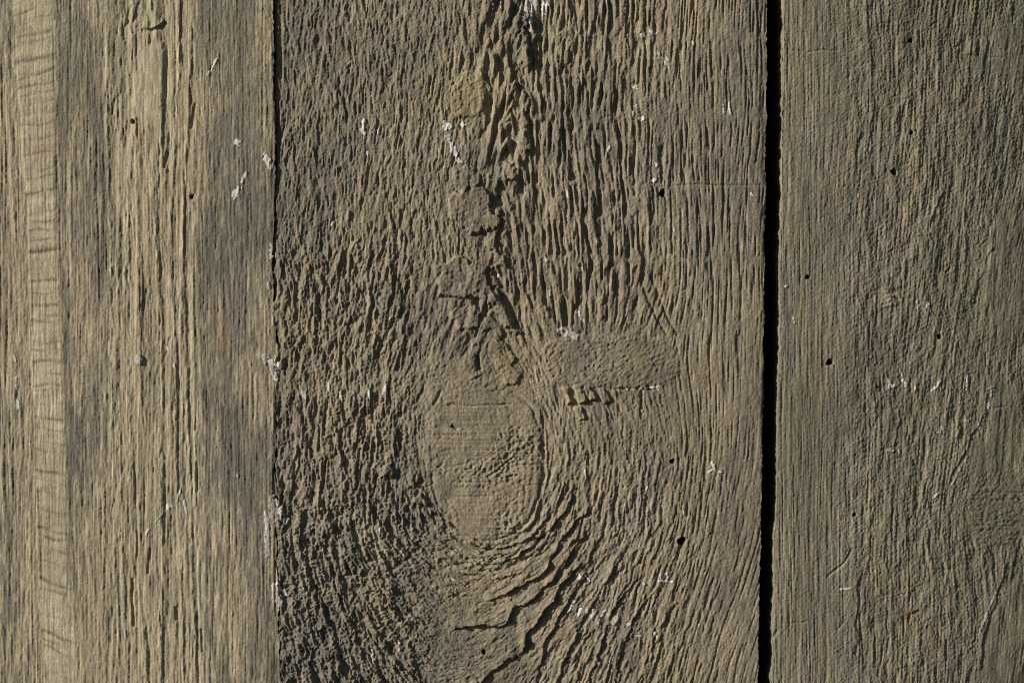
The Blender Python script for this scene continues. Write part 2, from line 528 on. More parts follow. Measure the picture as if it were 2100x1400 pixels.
aLow = sstep(1080, 1180, X) * sstep(1560, 1330, X) * sstep(840, 1000, Y)               # flowing ridges lower right
aRgh = sstep(900, 800, X) * sstep(430, 560, Y) * sstep(860, 700, Y) * .9                # rough scales left of centre
aRgh = np.maximum(aRgh, sstep(880, 730, X) * sstep(760, 850, Y) * sstep(1040, 960, Y) * .85)
aGrn = sstep(960, 800, X) * sstep(960, 1050, Y)                                          # crumbly lower left
aGrn = np.maximum(aGrn, .55 * blob(X, Y, 790, 900, 90, 110))
aPith = blob(X, Y, 1045, 60, 60, 160) + .9 * blob(X, Y, 1035, 330, 55, 240) + .7 * blob(X, Y, 990, 640, 120, 90)
aPith = np.clip(aPith, 0, 1)
crumb = warp(F, F.noise(38, 2.5, 3.0), 3 * F.noise(39, 5, 5), 3 * F.noise(30, 5, 5))
aFl = np.clip(1 - aRgh - aGrn, 0, 1) * sstep(1010, 940, X) * sstep(600, 480, Y)         # fine dashes upper left
aFr = sstep(1330, 1430, X)                                                               # fine corrugation right edge
saw_rows = [-10, 70, 112, 158, 200, 236, 280, 308, 345, 379, 420, 452, 495, 531, 570, 600, 640, 672, 735, 800, 852, 905, 960, 1020]
sawdip = np.zeros(F.shape, F32)
for i, r in enumerate(saw_rows):
    sawdip += np.exp(-((Y + .6 * wobx - r) / (7 + 3 * (i % 3))) ** 2) * [.35, 1.0, .2, .6, .25, .95, .2, .5][i % 8]
sawdip = np.clip(sawdip * sstep(1000, 1070, X) * (1 - .5 * sstep(680, 760, Y)) * (0.9 + .3 * iso2), 0, 1)

knot = [(902, 732), (945, 722), (985, 745), (1012, 778), (1062, 802), (1104, 842), (1114, 930), (1112, 1010), (1092, 1064), (1046, 1102), (992, 1112), (934, 1082), (892, 1024), (879, 945), (881, 870), (868, 800), (876, 756)]
mK = soft_poly(F, knot, 16, 5 * F.noise(41, 9, 9) + 2 * F.noise(40, 3, 3))
kd = np.full(F.shape, 99, F32); slk = F.box(knot, 230); kd[slk] = sdf(X[slk], Y[slk], knot)
mS = soft_poly(F, spike, 6, 2 * F.noise(42, 8, 8) + .8 * F.noise(59, 2.5, 2.5))
calm = (1 - .93 * mK) * (1 - .85 * mS)

nfr = .8 * nl_raw + .45 * nf_mid
H = np.zeros(F.shape, F32)
nr = .9 * warp(F, cl_raw, .6 * wv[0], wv[1]) + .4 * nc_short + .3 * nf_mid
H += calm * aC * ((1 - .9 * sawdip) * (3.6 * slit(nr, .15, 1.1) + 1.7 * shape_ridge(-nr, 1.1)) + .5 * nf_short)
H += calm * aC * (.8 * nf_mid + 1.2 * ncl_)
H += calm * aLow * (2.0 * shape_ridge(nc_long * .7 + .3 * nb_ + .55 * nc_short, 1.2) + 3.8 * slit(nf_mid * .6 + .5 * nc_short + .45 * nc_long, .5) + .5 * nf_mid + .75 * nf_short) * (1 - .55 * sstep(1330, 1500, X))
H += calm * 1.0 * aRgh * (2.6 * shape_ridge(nc_short, 1.2) + 3.6 * slit(nc_short + .5 * nf_short, .3) + 1.8 * nf_short + 2.4 * shape_ridge(ncl_) + .8 * iso2)
H += calm * 1.2 * aGrn * (3.2 * slit(.8 * nc_long + .5 * nb_, .55) + 1.6 * shape_ridge(nb_) + 2.6 * slit(.25 * nc_short + 1.0 * crumb, .35) + 2.2 * shape_ridge(crumb + .3 * nc_short, 1.2) + .9 * nf_short + 1.3 * iso2 + 1.3 * shape_ridge(ncl_))
H += calm * aPith * (2.0 * shape_ridge(nc_short + .5 * nc_long) + 4.4 * shape_ridge(ncl_, 1.2) + 1.2 * iso2 + .7 * nf_short)
H += calm * aFl * (.9 * shape_ridge(nf_mid, 1.1) + 3.1 * slit(.95 * nf_mid + .4 * nc_short, .5) + .6 * nf_short + .5 * ncl_)
H += calm * aFr * (1 - .35 * sstep(1430, 1520, X)) * (1 - .5 * sstep(620, 820, Y)) * ((-.9 * shape_ridge(nfr, 1.1) + .3 * nf_mid + 3.6 * slit(nfr, .35)) * (1 - .8 * sawdip) + .3 * nf_short)
rest = np.clip(1 - aC - aLow - aRgh - aGrn - aFl - aFr - .6 * aPith, 0, 1)
H += calm * rest * ((2.4 * slit(.8 * nf_mid + .6 * nc_short, .6) + .5 * nf_mid) * (1 - .7 * sawdip) + .6 * nf_short)
H += (.40 + .35 * aGrn + .3 * aRgh + .12 * aLow - .12 * aFr) * micro * (1 - .2 * mK)

# the knot: smooth, slightly domed, fine cross saw lines, granular patches
sawl = F.noise(43, 45, 1.15) + .5 * F.noise(44, 25, 1.4)
gran = F.noise(45, 2.0, 1.7)
H += mK * (2.4 + .42 * sawl * (.3 + .7 * sstep(850, 910, Y)) * np.clip(.55 + .6 * F.noise(49, 26, 20), 0, 1.4) + 1.25 * gran * np.clip(.5 + .55 * F.noise(46, 26, 26), 0, 1.5) + .8 * slit(gran + .6 * micro, 1.0) + .5 * F.noise(50, 9, 9))
H += .75 * np.sin((kd + 3 * F.noise(52, 14, 14)) / 2.6) * np.exp(-((kd + 8) / 22) ** 2) * sstep(-150, 60, (X - 985) + .6 * (Y - 930)) * np.clip(.7 + .4 * F.noise(53, 12, 12), 0, 1.2)
H += mS * (1.8 + .45 * F.noise(47, 1.5, 2.6, .7) + .45 * gran * np.clip(.6 + .5 * F.noise(48, 14, 14), 0, 1.4))
ringn = np.sin((kd + 4 * F.noise(56, 16, 16) + 1.6 * F.noise(57, 4, 4)) / 3.6)
sect = sstep(960, 1060, Y) * sstep(640, 800, X) * sstep(1300, 1180, X) * (kd > 0) * np.exp(-(kd / 95) ** 2) * np.clip(.8 + .45 * F.noise(58, 14, 14), 0, 1.4)
H += sect * (2.5 * shape_ridge(ringn + .5 * nf_short, 1.2))
# shallow saucer round the knot
H -= 2.2 * blob(X, Y, 850, 900, 60, 130) * (1 - mK)

jn = F.noise(54, 1.8, 1.8); jm = F.noise(55, 7, 7)
J = (wobx * .38 + .6 * jn, woby * .38 + .6 * jn[::-1]); J2 = (wobx * .9, woby * .9)
# rings and flame scarps under the knot
rings = [
    (([(1160, 985), (1138, 1042), (1100, 1092), (1074, 1110), (1048, 1124), (1010, 1123), (982, 1122), (952, 1112), (925, 1090)]), 4.0, 7),
    (([(1180, 1010), (1150, 1062), (1097, 1114), (1074, 1131), (1048, 1146), (1018, 1154), (984, 1164)]), 4.6, 8),
    (([(1222, 1030), (1175, 1078), (1145, 1120), (1111, 1182), (1082, 1192), (1050, 1208), (1030, 1224), (990, 1230)]), 5.2, 10),
    (([(1210, 1080), (1190, 1108), (1145, 1176), (1111, 1214), (1075, 1240), (1050, 1252), (1032, 1283), (960, 1284), (925, 1291)]), 6.2, 16),
    (([(1195, 1150), (1147, 1208), (1117, 1252), (1093, 1285), (1070, 1335), (1050, 1350), (1020, 1370), (990, 1388), (980, 1410)]), 6.5, 17),
    (([(1215, 1170), (1168, 1222), (1140, 1275), (1108, 1345), (1100, 1400), (1085, 1440)]), 4.6, 11),
    (([(1290, 1120), (1240, 1200), (1190, 1285), (1150, 1370), (1135, 1430)]), 3.6, 10),
    (([(1310, 1180), (1262, 1240), (1240, 1310), (1215, 1370), (1200, 1440)]), 3.6, 9),
    (([(1345, 1210), (1300, 1270), (1272, 1340), (1255, 1430)]), 3.0, 8),
    (([(1390, 1230), (1345, 1310), (1310, 1400), (1300, 1440)]), 2.8, 8),
]
for pts, a, w in rings:
    scarp(F, H, [(p[0], p[1]) for p in pts], a * 1.25, w, J, mod=np.clip(.95 + .3 * jm, .2, 1.5))
for pts, dp, w in [([(984, 1164), (930, 1160), (870, 1130), (820, 1085), (790, 1040), (765, 985)], 3.4, 3.6), ([(995, 1232), (920, 1222), (850, 1195), (790, 1150), (745, 1085)], 3.4, 4),
                   ([(930, 1291), (850, 1270), (790, 1232), (735, 1170)], 3.0, 4), ([(950, 1118), (900, 1080), (860, 1030), (846, 985)], 2.8, 3.2), ([(985, 1400), (920, 1360), (860, 1335), (800, 1300)], 2.4, 4)]:
    groove(F, H, pts, dp, w, (wobx * .8, woby * .8))
rim = [(1062, 806), (1104, 846), (1115, 930), (1111, 1010), (1089, 1066), (1045, 1104), (992, 1114), (934, 1085), (892, 1026), (882, 960)]
groove(F, H, rim, 2.6, 2.8, (wobx * .25, woby * .25))
rim2 = [(990 + (x - 990) * 1.1, 950 + (y - 950) * 1.08) for x, y in rim[1:9]]
groove(F, H, rim2, 2.2, 3.0, (wobx * .4, woby * .4))
left_rings = [
    ([(700, 870), (692, 905), (702, 950), (718, 990)], 4.5, 7), ([(745, 1010), (775, 1075), (830, 1130), (905, 1172)], 3.2, 7),
    ([(855, 990), (885, 1040), (930, 1085)], 2.5, 6), ([(650, 1010), (690, 1100), (745, 1180)], 3.2, 7),
    ([(640, 1180), (680, 1290), (705, 1380)], 4.2, 8), ([(800, 1225), (812, 1262), (815, 1275)], 5, 8),
    ([(760, 1300), (790, 1320), (815, 1280), (850, 1265)], 3.8, 10), ([(700, 1270), (740, 1330), (760, 1400)], 3.5, 8)]
for pts, a, w in left_rings: scarp(F, H, pts, a, w, J)
# raised flakes along the pith line and loose plates
flakes = [
    ([(1054, 30), (1084, 35), (1089, 75), (1084, 140), (1072, 138), (1070, 80), (1050, 60)], 6.0),
    ([(1074, 188), (1084, 230), (1083, 300), (1076, 332), (1068, 300), (1067, 235)], 5.0),
    ([(952, 150), (985, 138), (1000, 172), (1001, 215), (985, 240), (922, 228), (926, 185)], 2.4),
    ([(934, 346), (958, 338), (986, 366), (975, 380), (945, 384), (928, 378)], 3.6),
    ([(920, 398), (985, 384), (1003, 400), (1010, 440), (1030, 446), (1026, 474), (998, 482), (960, 470), (925, 446)], 4.6),
    ([(992, 492), (1020, 490), (1036, 546), (1016, 542)], 4.6),
    ([(890, 545), (935, 530), (962, 542), (1000, 546), (1006, 590), (1040, 630), (1064, 682), (1044, 688), (1008, 622), (960, 604), (900, 606)], 4.6),
    ([(926, 640), (952, 628), (988, 640), (982, 668), (945, 672)], 3.2),
    ([(1031, 328), (1052, 334), (1056, 366), (1030, 374)], 5.0),
    ([(1006, 700), (1036, 704), (1072, 760), (1062, 792), (1034, 786), (1010, 742)], 2.8),
    ([(780, 962), (800, 952), (812, 968), (808, 984), (788, 984)], 6.0),
    ([(828, 972), (845, 962), (856, 978), (848, 988), (832, 990)], 5.5),
    ([(848, 1018), (862, 1014), (872, 1026), (862, 1034), (850, 1030)], 5.5),
]
regions = []
smoothed = F.blur(H, 5, 7)
for pts, hgt in flakes:
    m = soft_poly(F, pts, 3.0, .75 * J2[0] + 1.6 * nf_short)
    H = H * (1 - .85 * m) + m * (.85 * smoothed + .3 * micro + hgt * 1.75 + .45 * gran + .5 * nf_mid)
    regions.append(("raised_flake", m > .45, None, None))
# cracks and splits
for pts, dpt, w in [([(915, 829), (955, 832), (1000, 831), (1050, 829)], 2.4, 1.8), ([(904, 800), (898, 816), (888, 832)], 4, 2.4),
                    ([(978, 728), (982, 760)], 11, 4), ([(1012, 545), (1040, 610), (1062, 668)], 4, 3), ([(925, 870), (938, 880)], 5, 3.5),
                    ([(998, 978), (1020, 966), (1052, 940)], 3.5, 2.2), ([(1210, 796), (1290, 798), (1345, 800)], 4.5, 2.2),
                    ([(1320, 800), (1315, 830), (1318, 842)], 5, 2.4), ([(1112, 850), (1118, 920), (1116, 1010), (1100, 1060)], 3.5, 3),
                    ([(884, 860), (882, 930), (892, 1010)], 1.2, 3), ([(1370, 378), (1470, 377), (1572, 378)], 1.6, 2),
                    ([(1385, 690), (1401, 750), (1396, 830)], 1.4, 2.6), ([(1335, 560), (1362, 630), (1392, 690)], 3, 3),
                    ([(1312, 560), (1340, 640), (1372, 690)], 3, 3), ([(1025, 398), (1032, 440), (1030, 478)], 6, 5)]:
    groove(F, H, pts, dpt, w, (J[0] * .4, J[1] * .4))
pit = soft_poly(F, [(1140, 790), (1262, 790), (1275, 836), (1200, 846), (1140, 838)], 10)
H = H * (1 - .8 * pit) - 3.0 * pit + pit * .8 * nf_short
for pts, hgt in [([(1155, 797), (1166, 795), (1177, 826), (1163, 830)], 8.0), ([(1180, 793), (1192, 792), (1205, 824), (1189, 828)], 8.5), ([(1200, 795), (1210, 793), (1223, 818), (1211, 822)], 8.0),
                 ([(1230, 798), (1240, 797), (1250, 822), (1240, 826)], 5.5), ([(1180, 838), (1192, 836), (1203, 858), (1188, 864)], 5.0), ([(1256, 800), (1264, 799), (1270, 820), (1262, 822)], 3.5)]:
    m = soft_poly(F, pts, 2.4, .4 * J2[0])
    H = H + m * (hgt + .3 * gran)
    regions.append(("raised_flake", m > .45, None, None))
# a lower hollow beside the left board (shade goes into its colour below), worn right arris
edge_dn = 565 + 6 * F.noise(51, 3, 40)
H -= np.interp(Y, [0, 300, 520, 1400], [5.5, 5, 1.8, 1.2]) * np.exp(-np.maximum(X - edge_dn, 0) / 9.0)
H -= 3.0 * np.exp(-np.maximum(1572 - X + .01 * (Y - 700), 0) / 5.0)
holesM = [(1400, 1112, 9), (1360, 395, 6), (992, 1338, 4), (1381, 947, 4)]
regions += holes(F, H, holesM)
mid_regions = [("knot", mK > .5, None, "oval smooth knot with fine cross saw lines"), ("branch_knot", mS > .5, None, "grainy grey horizontal branch trace with rounded tip")] + regions
# wood colour; the greyer left edge paints in the left board's shade
weather_shade = .42 + .2 * F.noise(61, 40, 90) + .22 * sstep(500, 0, Y) * sstep(1000, 700, X) - .12 * sstep(700, 1100, Y) * sstep(750, 950, X) + .12 * F.noise(62, 4, 40) + .35 * sstep(610, 570, X) + .3 * sstep(1420, 1560, X) * sstep(420, 150, Y) + .25 * mS + .18 * aGrn - .1 * mK
weather_shade += .2 * F.noise(63, 2.5, 8)
pale = .25 * np.clip(F.noise(64, 20, 40) - .4, 0, 1) + .12 * mK
lich = .75 * blob(X, Y, 965, 190, 55, 60) + .4 * blob(X, Y, 1040, 745, 30, 45) + .2 * np.clip(F.noise(65, 30, 50) - .7, 0, 1) + .08 * sstep(600, 100, Y)
rust = .3 * np.clip(F.noise(66, 2, 4) - 2.6, 0, 1) + .8 * blob(X, Y, 1382, 775, 4, 6)
attrsM = dict(weather_shade=weather_shade, pale=pale, lichen=lich, rust=rust)
rngE = np.random.default_rng(77)
def edge_noise(seed, amp, sm):
    r = np.random.default_rng(seed); ys = np.arange(YT - 20, YB + 20, DY); n = r.standard_normal(len(ys))
    k = np.hanning(int(sm / DY) * 2 + 3); k /= k.sum(); n = np.convolve(n, k, 'same'); n = n / n.std() * amp
    return lambda y: np.interp(y, ys, n)
e1 = edge_noise(1, 1.3, 26); e1b = edge_noise(2, .8, 6); e2 = edge_noise(3, .8, 30); e2b = edge_noise(4, .7, 5); e3 = edge_noise(5, 1.3, 24); e3b = edge_noise(6, 1.0, 8)
joint = lambda y: np.interp(y, [-60, 0, 200, 330, 500, 560, 700, 1000, 1200, 1460], [560, 562, 563, 567, 562, 558, 566, 565, 570, 577])
xl_mid = lambda y: joint(y) + e1(y) + e1b(y) + 1.6
xr_left = lambda y: joint(y) + e1(y) - e1b(y) - .8
xr_mid = lambda y: np.interp(y, [-60, 0, 400, 700, 1000, 1460], [1578, 1577, 1573, 1570, 1565, 1557]) + e2(y) + e2b(y)
xl_right = lambda y: np.interp(y, [-60, 0, 100, 400, 700, 950, 1100, 1400, 1460], [1607, 1607, 1606, 1603, 1598, 1595, 1588, 1582, 1580]) + 5.0 + .7 * e3(y) - np.abs(e3b(y))
mid, hs_mid = build_plank("plank", F, H, attrsM, xl_mid, xr_mid, M_MID, mid_regions, tilt=-.02, x_piv=565)
mid["label"] = "rough middle plank with the large oval knot, beside the open gap"
mid["category"] = "plank"; mid["group"] = "weathered vertical planks"
print("middle", time.time() - T0)

# ================================================================== LEFT BOARD
F = Field(-60, 600, YT, YB)
X, Y = F.X, F.Y
wx = 4 * F.noise(101, 14, 90) + 1.2 * F.noise(102, 5, 30)
fib = F.noise(103, 1.0, 36); fib2 = F.noise(104, 2.2, 40); fib3 = F.noise(105, 1.15, 5.5); broad = F.noise(106, 10, 160)
micro = F.noise(107, 1.0, 1.3)
band = np.interp(Y, [0, 470, 930, 1400], [0, 0, 0, 0])
H = .6 * fib + .2 * shape_ridge(fib2) + .34 * fib3 + .6 * broad + .24 * micro
core = sstep(195, 225, X + wx) * sstep(425, 390, X + wx)
H += .9 * slit(fib, .9) + core * (.2 * shape_ridge(fib2) + 1.3 * slit(F.noise(132, 1.6, 9), 1.1) + .35 * shape_ridge(F.noise(108, 1.6, 6), 1.2) * np.clip(.5 + .6 * F.noise(110, 14, 30), 0, 1.4) + 1.0 * F.noise(109, 5, 60))
H += .6 * sstep(50, 20, X) * shape_ridge(fib2)
# long proud latewood ridges
ridges = [
    ([(215, -60), (216, 100), (214, 250), (222, 470), (222, 700), (226, 930), (232, 1150), (244, 1450)], 2.0, 3.0),
    ([(240, 120), (236, 250), (241, 470), (236, 700), (240, 930), (246, 1200), (258, 1450)], 1.6, 3.2),
    ([(308, -60), (304, 60), (290, 140), (280, 220), (266, 310), (257, 420), (258, 560), (262, 740), (266, 930), (270, 1120), (281, 1250), (294, 1340), (296, 1450)], 2.6, 6.0),
    ([(334, 95), (328, 250), (320, 380), (318, 480), (326, 650), (328, 930), (328, 1150), (326, 1330), (330, 1450)], 3.0, 5.0),
    ([(366, -60), (364, 150), (358, 300), (350, 440), (349, 560), (357, 720), (358, 930), (365, 1080), (370, 1250), (372, 1450)], 3.0, 3.0),
    ([(391, 60), (386, 250), (377, 400), (376, 560), (381, 760), (384, 930), (391, 1130), (398, 1300), (402, 1450)], 2.6, 2.4),
    ([(402, 250), (396, 420), (392, 600), (394, 800), (398, 1000), (408, 1300), (412, 1450)], 1.6, 2.2),
]
palemask = np.zeros(F.shape, F32)
for pts, a, w in ridges:
    sl = F.box(pts, 40)
    d, side, par = seg_dist(X[sl] + .22 * wx[sl], Y[sl], pts)
    sd = d * side
    prof = np.where(sd < 0, np.exp(-np.maximum(-sd - w * .5, 0) ** 2 / (2 * (w * .8) ** 2)), np.exp(-np.maximum(sd - w * .5, 0) / 1.6))
    H[sl] += .72 * a * prof * (.75 + .3 * fib3[sl] * .3)
    H[sl] -= a * .35 * np.exp(-((sd - w * .5 - 5) / 4) ** 2) * (sd > 0)
    palemask[sl] = np.maximum(palemask[sl], np.exp(-(sd / (w * 1.1)) ** 2))
# smoother pale plane near the top of the core
mp = soft_poly(F, [(285, 95), (335, 85), (332, 200), (318, 260), (285, 240), (272, 200)], 8)
H = H * (1 - .6 * mp) + mp * 1.4
# torn bit of grain near the top
scarp(F, H, [(338, 42), (325, 55), (305, 60), (290, 55)], 5, 9, (wx * .3, wx * .3))
for x_, y_ in [(258, 30), (268, 48), (250, 60), (276, 20)]:
    groove(F, H, [(x_ + 12, y_ - 22), (x_, y_), (x_ + 4, y_ + 22)], 3, 2.5)
# the smooth planed strip with chatter marks
sl_ = np.interp(Y, [-60, 0, 470, 930, 1400, 1460], [20, 22, 50, 65, 85, 88]) + 1.5 * F.noise(111, 30, 60)
sr_ = np.interp(Y, [-60, 0, 470, 930, 1400, 1460], [105, 106, 109, 127, 150, 153]) + 1.2 * F.noise(112, 30, 50)
wsoft = np.interp(Y, [0, 900, 1100, 1460], [6, 7, 10, 20])
mst = sstep(0, 1, (X - sl_ + 3) / 6) * sstep(0, 1, (sr_ - X + wsoft) / (2 * wsoft))
rng = np.random.default_rng(120)
slope = np.interp(Y, [0, 300, 620, 950, 1400], [-.27, -.2, 0.0, .2, .42])
ph = Y - slope * (X - 75) + 1.5 * F.noise(113, 12, 12)
cut = np.zeros(F.shape, F32)
marks = [(-30, 1), (-8, .5), (15, .6), (33, .4), (62, 1.1), (80, .3), (118, 1.2), (142, .5), (150, .4), (172, 1.2), (190, .5), (208, .3), (232, .7), (250, .5), (285, 1.1), (312, .4), (347, .7), (362, .6), (393, 1.1), (420, .6), (436, .4), (450, .5),
         (475, .5), (490, .4), (513, 1.1), (548, .4), (575, .9), (600, .4), (628, .6), (646, .5), (660, .5), (680, .4), (700, .5), (715, .6), (742, 1.2), (763, .9), (787, .8), (800, .4), (825, .4), (855, 1.1), (880, .7), (903, .4), (925, .3), (967, 1.1), (985, .6), (1010, .4),
         (1045, .6), (1083, 1.2), (1095, .8), (1125, .5), (1150, .3), (1187, 1.0), (1205, .8), (1222, .4), (1260, .3), (1295, 1.1), (1312, .7), (1327, .5), (1370, .4), (1400, .5)]
for y_, a in marks:
    a = .3 + .75 * a
    cut += a * np.exp(-((ph - y_ + 2.0 * F.noise(int(5000 + y_), 18, 18)) / (2.2 + 1.2 * a)) ** 2) * np.clip(.75 + .4 * F.noise(int(1000 + y_), 12, 4), 0, 1.3)
cut = np.clip(cut, 0, 1.2)
rip = F.noise(114, 30, 5)
strip_h = 1.3 + .5 * rip - 1.0 * cut + .35 * broad + .2 * fib - .6 * np.clip(F.noise(115, 1.6, 9) - .9, 0, 1.5) * np.clip(F.noise(116, 9, 14) + .3, 0, 1) + .12 * micro
H = H * .85
H = H * (1 - .93 * mst) + mst * strip_h
scarp(F, H, [(52, 460), (58, 700), (64, 930), (73, 1120), (78, 1300), (88, 1455)], .9, 5)
H -= .5 * np.exp(-((X - sr_ - 8) / 7) ** 2) * np.interp(Y, [0, 1000, 1400], [1, .8, .2])
# small lump of wood and cracks
H += 3.0 * soft_poly(F, [(272, 728), (282, 726), (292, 734), (288, 748), (276, 748)], 3)
for pts, dpt, w in [([(452, 300), (450, 350)], 2, 1.5), ([(342, 310), (336, 345)], 4, 3.2), ([(400, 210), (392, 265)], 4, 2.6), ([(232, 200), (228, 235)], 3, 2.4),
                    ([(345, 690), (338, 730)], 3.5, 2.5), ([(297, 590), (290, 640)], 3, 2.5), ([(268, 1185), (266, 1230), (272, 1290)], 4, 2.6), ([(305, 1125), (300, 1180)], 4, 3),
                    ([(358, 1245), (360, 1275)], 5, 3.2), ([(410, 1290), (413, 1340)], 4, 2.4), ([(402, 945), (404, 1010)], 2.5, 2), ([(560, 960), (562, 1015)], 3, 2), ([(472, 960), (470, 1100)], 1.6, 2)]:
    groove(F, H, pts, dpt, w)
H -= 2.0 * np.exp(-np.maximum(566 - X + 3 * F.noise(117, 4, 40), 0) / 4.0)
regions = holes(F, H, [(270, 248, 4), (392, 403, 3.6)])
regions = [("planed_strip", mst > .5, None, "smooth pale vertical strip crossed by chatter marks")] + regions
# how far this board stands proud of the middle one
H += np.interp(Y, [-60, 0, 280, 480, 560, 760, 1000, 1200, 1460], [6.5, 6.5, 5.5, 2.6, -1.0, -.5, -.5, -1.5, -2.5])
wz = 14 * F.noise(129, 18, 70) + 5 * F.noise(130, 4, 20)
weather_shade = .12 + .8 * sstep(110, 128, X) * sstep(250, 175, X + wz) * np.clip(.65 + .42 * F.noise(121, 12, 50), 0, 1.3) + .75 * sstep(385, 440, X + wz) * np.clip(.68 + .45 * F.noise(122, 16, 70), 0, 1.3)
weather_shade += .35 * sstep(60, 20, X) * (.6 + .6 * F.noise(123, 6, 60)) + .2 * F.noise(124, 1.5, 16) + .12 * F.noise(131, 3, 5) + .8 * blob(X, Y, 432, 560, 30, 120) + .75 * blob(X, Y, 475, 70, 55, 150) + .35 * blob(X, Y, 490, 980, 40, 160) + .4 * blob(X, Y, 175, 180, 50, 150)
weather_shade -= .55 * blob(X, Y, 445, 210, 32, 28) + .5 * blob(X, Y, 450, 690, 22, 140) + .3 * sstep(1000, 1200, Y) * sstep(560, 400, X) * sstep(395, 420, X)
weather_shade -= .4 * sstep(900, 1250, Y) * sstep(110, 140, X) * sstep(230, 190, X)
weather_shade = weather_shade * (1 - .9 * mst) + .5 * np.exp(-((X - sr_ - 10) / 9) ** 2) * (1 - mst) * np.interp(Y, [0, 1000, 1400], [1, .8, .2]) + mst * (.04 + .06 * np.sin(ph / 2.1 + 2 * F.noise(133, 20, 20)) + .55 * cut + .12 * F.noise(125, 16, 16))
pale = .8 * palemask * (.7 + .3 * F.noise(126, 4, 14)) + .65 * mst * (1 - np.clip(1.3 * cut, 0, 1)) + .5 * mp + .25 * np.clip(F.noise(127, 2, 20) - .8, 0, 1)
rust = .22 * blob(X, Y, 85, 310, 35, 22) + .28 * blob(X, Y, 283, 275, 14, 22) + .10 * blob(X, Y, 445, 210, 30, 25) + .15 * blob(X, Y, 455, 690, 16, 90) + .4 * np.clip(F.noise(128, 2.5, 5) - 2.6, 0, 1)
lich = .3 * sstep(400, 0, Y) * mst + .15 * sstep(500, 0, Y) + .12 * core
left, hs_left = build_plank("plank", F, H, dict(weather_shade=weather_shade, pale=pale, rust=rust, lichen=lich), None, xr_left, M_LEFT, regions, ext_left=.62, tilt=.05, x_piv=565)
left["label"] = "smooth left plank with tan ridges and a pale chatter-marked strip"
left["category"] = "plank"; left["group"] = "weathered vertical planks"
print("left", time.time() - T0)

# ================================================================== RIGHT BOARD
F = Field(1570, 2160, YT, YB)
X, Y = F.X, F.Y
kx_, ky_ = 2085.0, 1062.0
dxk = X - kx_; dyk = (Y - ky_) * .8
r2 = dxk ** 2 + dyk ** 2 + 100
psi = dxk * (1 - 50.0 ** 2 / np.maximum(r2, 50.0 ** 2 * .8))
dxk2 = X - 2150; dyk2 = (Y - 560) * .35
psi = psi + 30 * np.exp(-(dxk2 ** 2 + dyk2 ** 2) / (120.0 ** 2))
s = F.blur(psi, 10, 10)
gy, gx = np.gradient(s, DY, DX)
dirx, diry = -gy, gx
n_ = np.sqrt(dirx ** 2 + diry ** 2) + 1e-6; dirx /= n_; diry /= n_
sg = np.where(diry < 0, -1, 1); dirx *= sg; diry *= sg
lean = np.radians(8) * sstep(1720, 2000, X) * (.55 + .45 * sstep(1400, 600, Y)) + np.radians(2.5) * F.noise(201, 50, 70) * sstep(1640, 1800, X)
c_, s_ = np.cos(lean), np.sin(lean)
dirx, diry = (dirx * c_ - diry * s_).astype(F32), (dirx * s_ + diry * c_).astype(F32)
st = [F.noise(211, 1.05, 1.05), F.noise(212, 2.1, 2.1), F.noise(213, 4.2, 4.2), F.noise(214, 1.15, 1.15)]
nfl, ncl, nbl, nfs = F.lic(st, [60, 18, 20, 9], dirx, diry, nmax=44)
wv = (.45 * F.noise(205, 2.4, 5) + 1.3 * F.noise(206, 10, 26), 1.8 * F.noise(207, 2.2, 4))
ncl, nbl, nfs = [warp(F, a, *wv) for a in (ncl, nbl, nfs)]
micro = F.noise(215, 1.0, 1.2); iso = F.noise(216, 6, 9)
aL = sstep(1800, 1680, X)
aR = 1 - aL
H = aL * (.6 * shape_ridge(nfl, 1.1) + .15 * nfs + 1.7 * slit(nfl + .25 * nfs, .65) + .25 * ncl) + aR * (.3 * shape_ridge(ncl) + .4 * nbl + .4 * nfl + .35 * nfs + .55 * iso + 2.2 * slit(.6 * ncl + .6 * nfs, .75)) + (.26 + .2 * aR) * micro + .5 * F.noise(217, 20, 60)
wob = 2 * F.noise(218, 8, 8)
# the knot cut off by the right of the photograph, smooth olive plates above it
kpoly = [(2012, 1040), (2030, 1012), (2075, 1000), (2140, 1005), (2175, 1050), (2160, 1110), (2100, 1132), (2040, 1118), (2016, 1085)]
mk = soft_poly(F, kpoly, 9, wob)
H = H * (1 - .75 * mk) + mk * (.8 + .5 * F.noise(219, 2.0, 1.7) + .4 * F.noise(220, 20, 1.3))
plates = [[(2062, 40), (2100, 20), (2170, 10), (2170, 150), (2080, 160), (2052, 110)], [(2075, 430), (2170, 400), (2170, 660), (2088, 690), (2050, 620), (2062, 520)],
          [(2066, 780), (2170, 770), (2170, 980), (2040, 985), (2010, 960), (2050, 880)], [(2040, 1340), (2080, 1260), (2170, 1150), (2170, 1450), (2030, 1450)]]
regions = []
for p in plates:
    m = soft_poly(F, p, 26, wob * 3 + 10 * F.noise(224, 20, 30))
    H = H * (1 - .45 * m) + m * (1.2 + .5 * F.noise(222, 6, 30))
    regions.append(("smooth_patch", m > .5, None, None))
Jr = (wob, wob[::-1])
